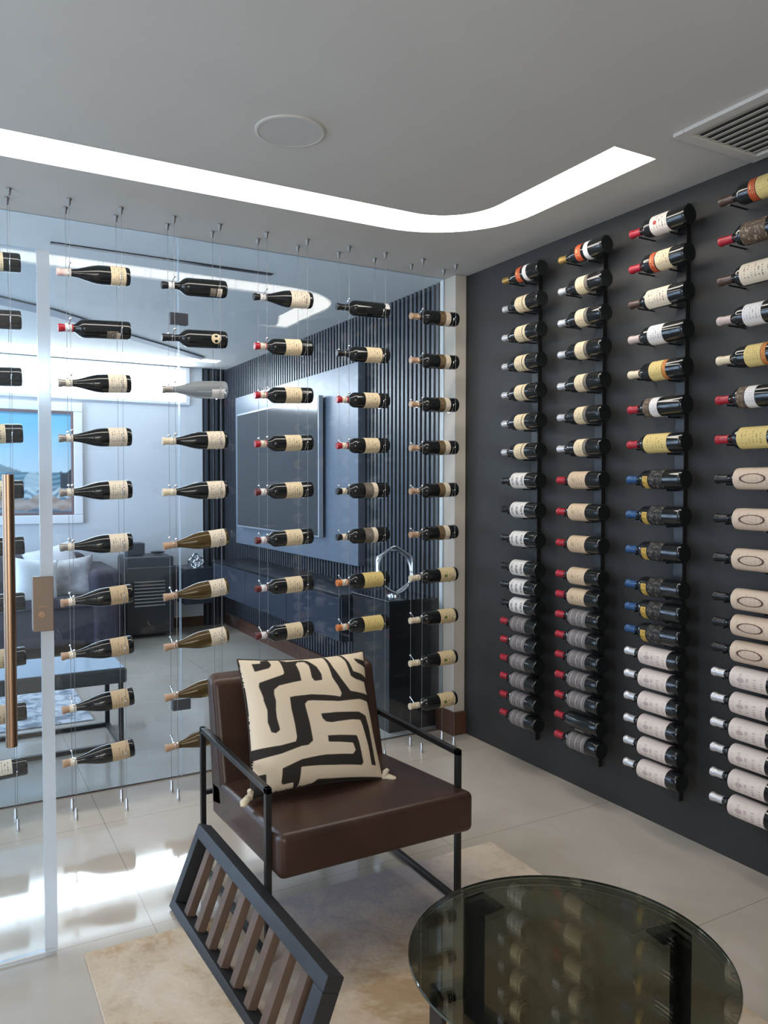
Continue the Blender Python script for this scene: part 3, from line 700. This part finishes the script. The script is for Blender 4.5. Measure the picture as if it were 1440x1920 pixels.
for i in range(ns):
    a = s0+pitch*(i+.62)
    rel(fbox(MB(), a, a+.035, FW*.8, HV-FW, .010, .038).obj('slat', M_sw, bevel=.0015), sf)

# ------------------------------------------------------------------ round coffee table
TZ = .345; TC = (1.293, 1.388); TR = .384
ct = thing('coffee_table', 'round smoked-glass coffee table on black flat-bar legs', 'coffee table', (TC[0], TC[1], 0))
top = MB().lathe([(.0005, TZ-.010), (TR-.002, TZ-.010), (TR, TZ-.008), (TR, TZ-.002), (TR-.002, TZ), (.0005, TZ)], 96, cen=(TC[0], TC[1], 0)).obj('table_top', [M_smoked, M_smokededge])
for p_ in top.data.polygons:
    if abs(p_.normal.z) < .6: p_.material_index = 1
rel(top, ct)
for (ang) in (94, 352, 172, 262):
    a = math.radians(ang); d = Vector((math.cos(a), math.sin(a), 0)); t_ = Vector((-d.y, d.x, 0)); c0 = Vector((TC[0], TC[1], 0)); rr = .345
    q = MB(); p0 = c0+d*rr
    q.hexa([p0+d*i+t_*j+Vector((0, 0, k)) for i in (-.006, .006) for j in (-.033, .033) for k in (.009, TZ-.010)])
    q.hexa([p0+d*i+t_*j+Vector((0, 0, k)) for i in (-.085, .006) for j in (-.033, .033) for k in (TZ-.018, TZ-.0105)])
    q.hexa([p0+d*i+t_*j+Vector((0, 0, k)) for i in (-rr, .006) for j in (-.033, .033) for k in (.009, .019)])
    leg = rel(q.obj('leg', M_black, bevel=.0015), ct)
    rel(MB().lathe([(.012, TZ-.030), (.012, TZ-.018)], 6, cen=(p0.x-d.x*.045, p0.y-d.y*.045, 0)).obj('bolt', M_black), ct)

# ------------------------------------------------------------------ lounge beyond the glass
tvp = thing('tv_panel', 'flat blue-grey backing panel behind the television on the slatted wall', 'wall panel', (2.60, 6.24, .9))
rel(MB().box(2.565, 2.624, 4.92, 7.58, .90, 2.35).obj('panel', M_tvpanel, bevel=.003), tvp)
tv = thing('television', 'large wall-mounted flat television with a thin bright edge', 'television', (2.53, 6.4, 1.07))
rel(MB().box(2.505, 2.545, 5.46, 7.36, 1.075, 2.165).obj('bezel', mat('tv_bezel', (.45, .47, .50), .3, .6), bevel=.003), tv)
rel(MB().box(2.5025, 2.506, 5.475, 7.345, 1.09, 2.15).obj('screen', M_screen), tv)
rel(MB().box(2.545, 2.565, 6.1, 6.7, 1.4, 1.8).obj('mount', M_black), tv)
mu_ = thing('media_cabinet', 'long blue-grey wall-hung cabinet running below the television', 'cabinet', (2.43, 5.9, .45))
rel(MB().box(2.25, 2.622, 4.55, 7.30, .45, .745).obj('body', M_cabinet, bevel=.003), mu_)
rel(MB().box(2.235, 2.624, 4.53, 7.31, .745, .765).obj('worktop', M_blackflat, bevel=.002), mu_)
for i in range(3): rel(MB().box(2.238, 2.25, 4.56+i*.915, 4.56+i*.915+.905, .455, .738).obj('drawer', M_cabinet, bevel=.002), mu_)
tag(MB().box(2.05, 2.36, 7.62, YF-.05, .30, .655).obj('side_console', M_cabinet, bevel=.004), 'small dark hanging console in the far lounge corner by the slats', 'console')
kn = thing('silver_sculpture', 'small knotted silver ornament on the corner console', 'ornament', (2.20, 7.74, .655))
for i, (dx, dz, r) in enumerate(((-.03, .055, .035), (.035, .06, .035), (0, .10, .032), (.0, .035, .035))):
    MB().tube([(dx+r*math.cos(a), (-.02 if i % 2 else .02)+r*.3*math.sin(2*a), dz+r*math.sin(a)) for a in [2*PI*k/18 for k in range(18)]], .011, 8, closed=True).obj('loop', M_chrome, kn, smooth=60)
MB().lathe([(.05, 0), (.05, .006), (.012, .012), (.01, .03)], 20).obj('foot', M_chrome, kn, smooth=40)
pn = thing('display_plinth', 'tall glossy black plinth close behind the glass by the pillar', 'plinth', (2.45, 4.2, 0))
rel(MB().box(2.288, 2.622, 3.99, 4.46, 0, .775).obj('body', M_blackflat, bevel=.003), pn)
rel(MB().box(2.28, 2.624, 3.98, 4.47, .775, .79).obj('top_slab', M_screen, bevel=.002), pn)
rs = thing('ring_sculpture', 'polished silver double ring sculpture on the black plinth', 'sculpture', (2.45, 4.20, .79))
rc = Vector((0, 0, .150))
MB().tube([(.118*math.cos(a), .03*math.sin(a), .150+.132*math.sin(a)) for a in [2*PI*k/40 for k in range(40)]], .0100, 8, closed=True).obj('ring', M_chrome, rs, smooth=60)
hx = [(.13*math.cos(a)*(1.0), -.05*math.cos(a)*.6, .160+.150*math.sin(a)) for a in [PI/2+PI/3*k for k in range(6)]]
hp = []
for i in range(6):
    a, b = Vector(hx[i]), Vector(hx[(i+1) % 6])
    for k in (.08, .35, .65, .92): hp.append(a.lerp(b, k))
MB().tube(hp, .0095, 8, closed=True).obj('hexagon_ring', M_chrome, rs, smooth=60)
MB().lathe([(.055, 0), (.055, .008), (.02, .012), (.012, .016)], 20).obj('foot', M_chrome, rs, smooth=40)

def seascape():
    m = mat('seascape_canvas', (.5, .6, .7), .5); g = N(m); a = g.n('ShaderNodeAttribute'); a.attribute_name = 'paint'
    g.l(a.outputs['Color'], g.b.inputs['Base Color']); return m
def lerp(a, b, t): t = max(0, min(1, t)); return tuple(x+(y-x)*t for x, y in zip(a, b))
def paint(x, z):
    w1 = math.sin(x*17)+.5*math.sin(x*41+1.3)
    if z > 1.60: c_ = lerp((.55, .68, .74), (.20, .50, .68), (z-1.60)/.45)
    elif z > 1.46: c_ = lerp((.07, .17, .22), (.22, .36, .43), .5+.5*math.sin(z*130+w1))
    elif z > 1.36+.02*w1: c_ = lerp((.10, .20, .26), (.55, .66, .70), .5+.5*math.sin(z*90+w1*2.5))
    elif z > 1.25+.012*w1: c_ = lerp((.34, .25, .20), (.50, .40, .34), .5+.5*math.sin(z*60+w1))
    else: c_ = lerp((.09, .13, .17), (.28, .33, .38), .5+.5*math.sin(z*110+x*9))
    if 1.44 < z < 1.62+.015*math.sin(x*60)+.02*math.sin(x*23) and x > .98: c_ = (.035, .05, .065)
    if 1.60 <= z < 1.60+.36*(.66-x) and x < .66: c_ = (.20, .28, .30)
    if (x-.74)**2/.006+(z-1.50)**2/.010 < 1: c_ = lerp(c_, (.62, .70, .72), .6)
    return c_
pt = thing('framed_painting', 'large framed seascape painting with a white frame on the lounge far wall', 'painting', (.1, YF, 1.1))
px0, px1, pz0, pz1 = -1.0, 1.19, 1.105, 2.27
fm = MB(); fw = .085
for a in ((px0, px1, pz0, pz0+fw), (px0, px1, pz1-fw, pz1), (px0, px0+fw, pz0+fw, pz1-fw), (px1-fw, px1, pz0+fw, pz1-fw)): fm.box(a[0], a[1], YF-.035, YF, a[2], a[3])
rel(fm.obj('frame', mat('white_frame', (.80, .80, .80), .4), bevel=.008), pt)
fm = MB(); e0, e1 = fw, fw+.022
for a in ((px0+e0, px1-e0, pz0+e0, pz0+e1), (px0+e0, px1-e0, pz1-e1, pz1-e0), (px0+e0, px0+e1, pz0+e1, pz1-e1), (px1-e1, px1-e0, pz0+e1, pz1-e1)): fm.box(a[0], a[1], YF-.03, YF-.004, a[2], a[3])
rel(fm.obj('inner_frame', mat('rosewood_frame', (.20, .12, .12), .4)), pt)
nx, nz = 150, 80; vs_ = []; cs = []; fs_ = []
ax0, ax1, az0, az1 = px0+e1, px1-e1, pz0+e1, pz1-e1
for j in range(nz+1):
    for i in range(nx+1):
        x, z = ax0+(ax1-ax0)*i/nx, az0+(az1-az0)*j/nz; vs_.append((x, YF-.012, z)); cs.append(paint(x, z))
for j in range(nz):
    for i in range(nx): a = j*(nx+1)+i; fs_.append((a, a+1, a+nx+2, a+nx+1))
me = bpy.data.meshes.new('canvas'); me.from_pydata(vs_, [], fs_); me.materials.append(seascape())
at = me.color_attributes.new('paint', 'FLOAT_COLOR', 'POINT')
for i, c_ in enumerate(cs): at.data[i].color = (*c_, 1)
cv = bpy.data.objects.new('canvas', me); C.objects.link(cv); rel(cv, pt)

so = thing('sofa', 'dark fabric sofa against the lounge far wall', 'sofa', (.3, 7.5, 0))
rel(MB().box(-1.2, 1.16, 7.10, 7.98, .10, .43).obj('base', M_sofa, bevel=.03, bseg=4), so)
rel(MB().box(-1.2, 1.16, 7.70, 7.99, .43, .84).obj('back', M_sofa, bevel=.06, bseg=4), so)
rel(MB().box(1.10, 1.37, 7.08, 7.99, .06, .74).obj('arm', M_sofa, bevel=.07, bseg=5), so)
rel(MB().box(-1.15, 1.09, 7.05, 7.72, .43, .52).obj('seat_cushion', M_sofa, bevel=.03, bseg=4), so)
for (x, y) in ((1.28, 7.15), (1.28, 7.9), (-1.1, 7.15), (-1.1, 7.9)): rel(MB().lathe([(.02, 0), (.024, .12)], 12, cen=(x, y, 0)).obj('foot', M_black), so)
c1 = pillow('throw_cushion', .40, .16, M_cushw, None, False, 24, .09); tag(c1, 'plain white cushion at the front of the dark sofa', 'cushion', 'sofa cushions')
c1.location = (.66, 7.17, .665); c1.rotation_euler = (math.radians(-20), math.radians(8), math.radians(14))
M_cushp = mottled('grey_patterned_cloth', (.62, .61, .60), (.16, .14, .15), 5, .9, .1)
c2 = pillow('throw_cushion', .44, .16, mottled('pale_line_cloth', (.66, .66, .67), (.50, .48, .50), 4, .9, .1), None, False, 24, .09); tag(c2, 'pale cushion with faint lines propped high behind the white cushion', 'cushion', 'sofa cushions')
c2.location = (.86, 7.52, .735); c2.rotation_euler = (math.radians(-28), math.radians(-14), math.radians(6))
c3 = pillow('throw_cushion', .38, .16, M_cushp, None, False, 24, .09); tag(c3, 'mottled grey and white cushion next to the sofa arm', 'cushion', 'sofa cushions')
c3.location = (.98, 7.33, .66); c3.rotation_euler = (math.radians(-22), math.radians(-6), math.radians(-10))

ht = thing('cabinet_heater', 'dark boxy cabinet heater with a louvred grille beside the sofa', 'heater', (1.78, 7.8, 0))
rel(MB().box(1.50, 1.96, 7.66, 8.06, .03, .79).obj('body', mat('heater_casing', (.045, .050, .055), .4), bevel=.025, bseg=4), ht)
rel(MB().box(1.49, 1.97, 7.65, 8.07, .785, .80).obj('lid', M_tvpanel, bevel=.003), ht)
gr = MB()
for i in range(8): gr.box(1.58, 1.87, 7.645, 7.662, .31+i*.033, .322+i*.033)
rel(gr.obj('grille', M_steel), ht)
rel(MB().lathe([(.035, 0), (.035, .008)], 24).obj('badge', M_steel), ht)
bd = ht.children[-1]; bd.matrix_parent_inverse = Matrix.Identity(4); bd.scale = (1.3, .5, 1); bd.rotation_euler = (PI/2, 0, 0); bd.location = (-.05, -.15+.01, .655)
rel(MB().box(1.52, 1.94, 7.652, 7.661, .68, .685).obj('trim_line', M_steel), ht)
tag(MB().box(1.535, 1.70, 7.74, 7.90, .80, .915).obj('storage_box', mat('dark_box', (.04, .045, .055), .5), bevel=.006), 'small dark box on top of the cabinet heater', 'box')
ds = MB().lathe([(.03, .80), (.065, .812), (.07, .822), (.06, .822), (.02, .81)], 24, cen=(1.84, 7.82, 0)).obj('shallow_dish', M_blackflat, smooth=40); tag(ds, 'shallow dark dish on the right of the heater top', 'dish')

# lounge table behind the glass at left
lt = thing('lounge_table', 'long low black-framed table with pale top in the lounge', 'coffee table', (.2, 4.74, 0))
tx0, tx1, ty0, ty1 = -.9, .885, 4.50, 4.99
rel(MB().box(tx0, tx1, ty0, ty1, .365, .45).obj('apron', mat('dark_stone_apron', (.06, .06, .06), .4), bevel=.014, bseg=4), lt)
rel(MB().box(tx0+.012, tx1-.012, ty0+.012, ty1-.012, .4495, .453).obj('table_top', mat('pale_glossy_top', (.40, .50, .60), .12)), lt)
for x in (tx0+.03, tx1-.03):
    for y in (ty0+.03, ty1-.03): rel(MB().box(x-.0125, x+.0125, y-.0125, y+.0125, 0, .37).obj('leg', M_black), lt)
q = MB()
for y in (ty0+.03, ty1-.03): q.box(tx0+.04, tx1-.04, y-.0125, y+.0125, .0, .024)
for x in (tx0+.03, tx1-.03): q.box(x-.0125, x+.0125, ty0+.04, ty1-.04, .0, .024)
rel(q.obj('stretcher', M_black), lt)
m_ = mat('lounge_rug', (.5, .5, .5), .95); g = N(m_); f_ = g.noise(9, 6, .7, None, .8)
g.l(g.ramp(f_, [(.42, (.16, .19, .22)), (.56, (.50, .52, .55))]), g.b.inputs['Base Color'])
tag(MB().box(-1.4, .80, 5.12, 6.6, 0, .008).obj('rug', m_), 'mottled grey rug in the lounge behind the low table', 'rug')
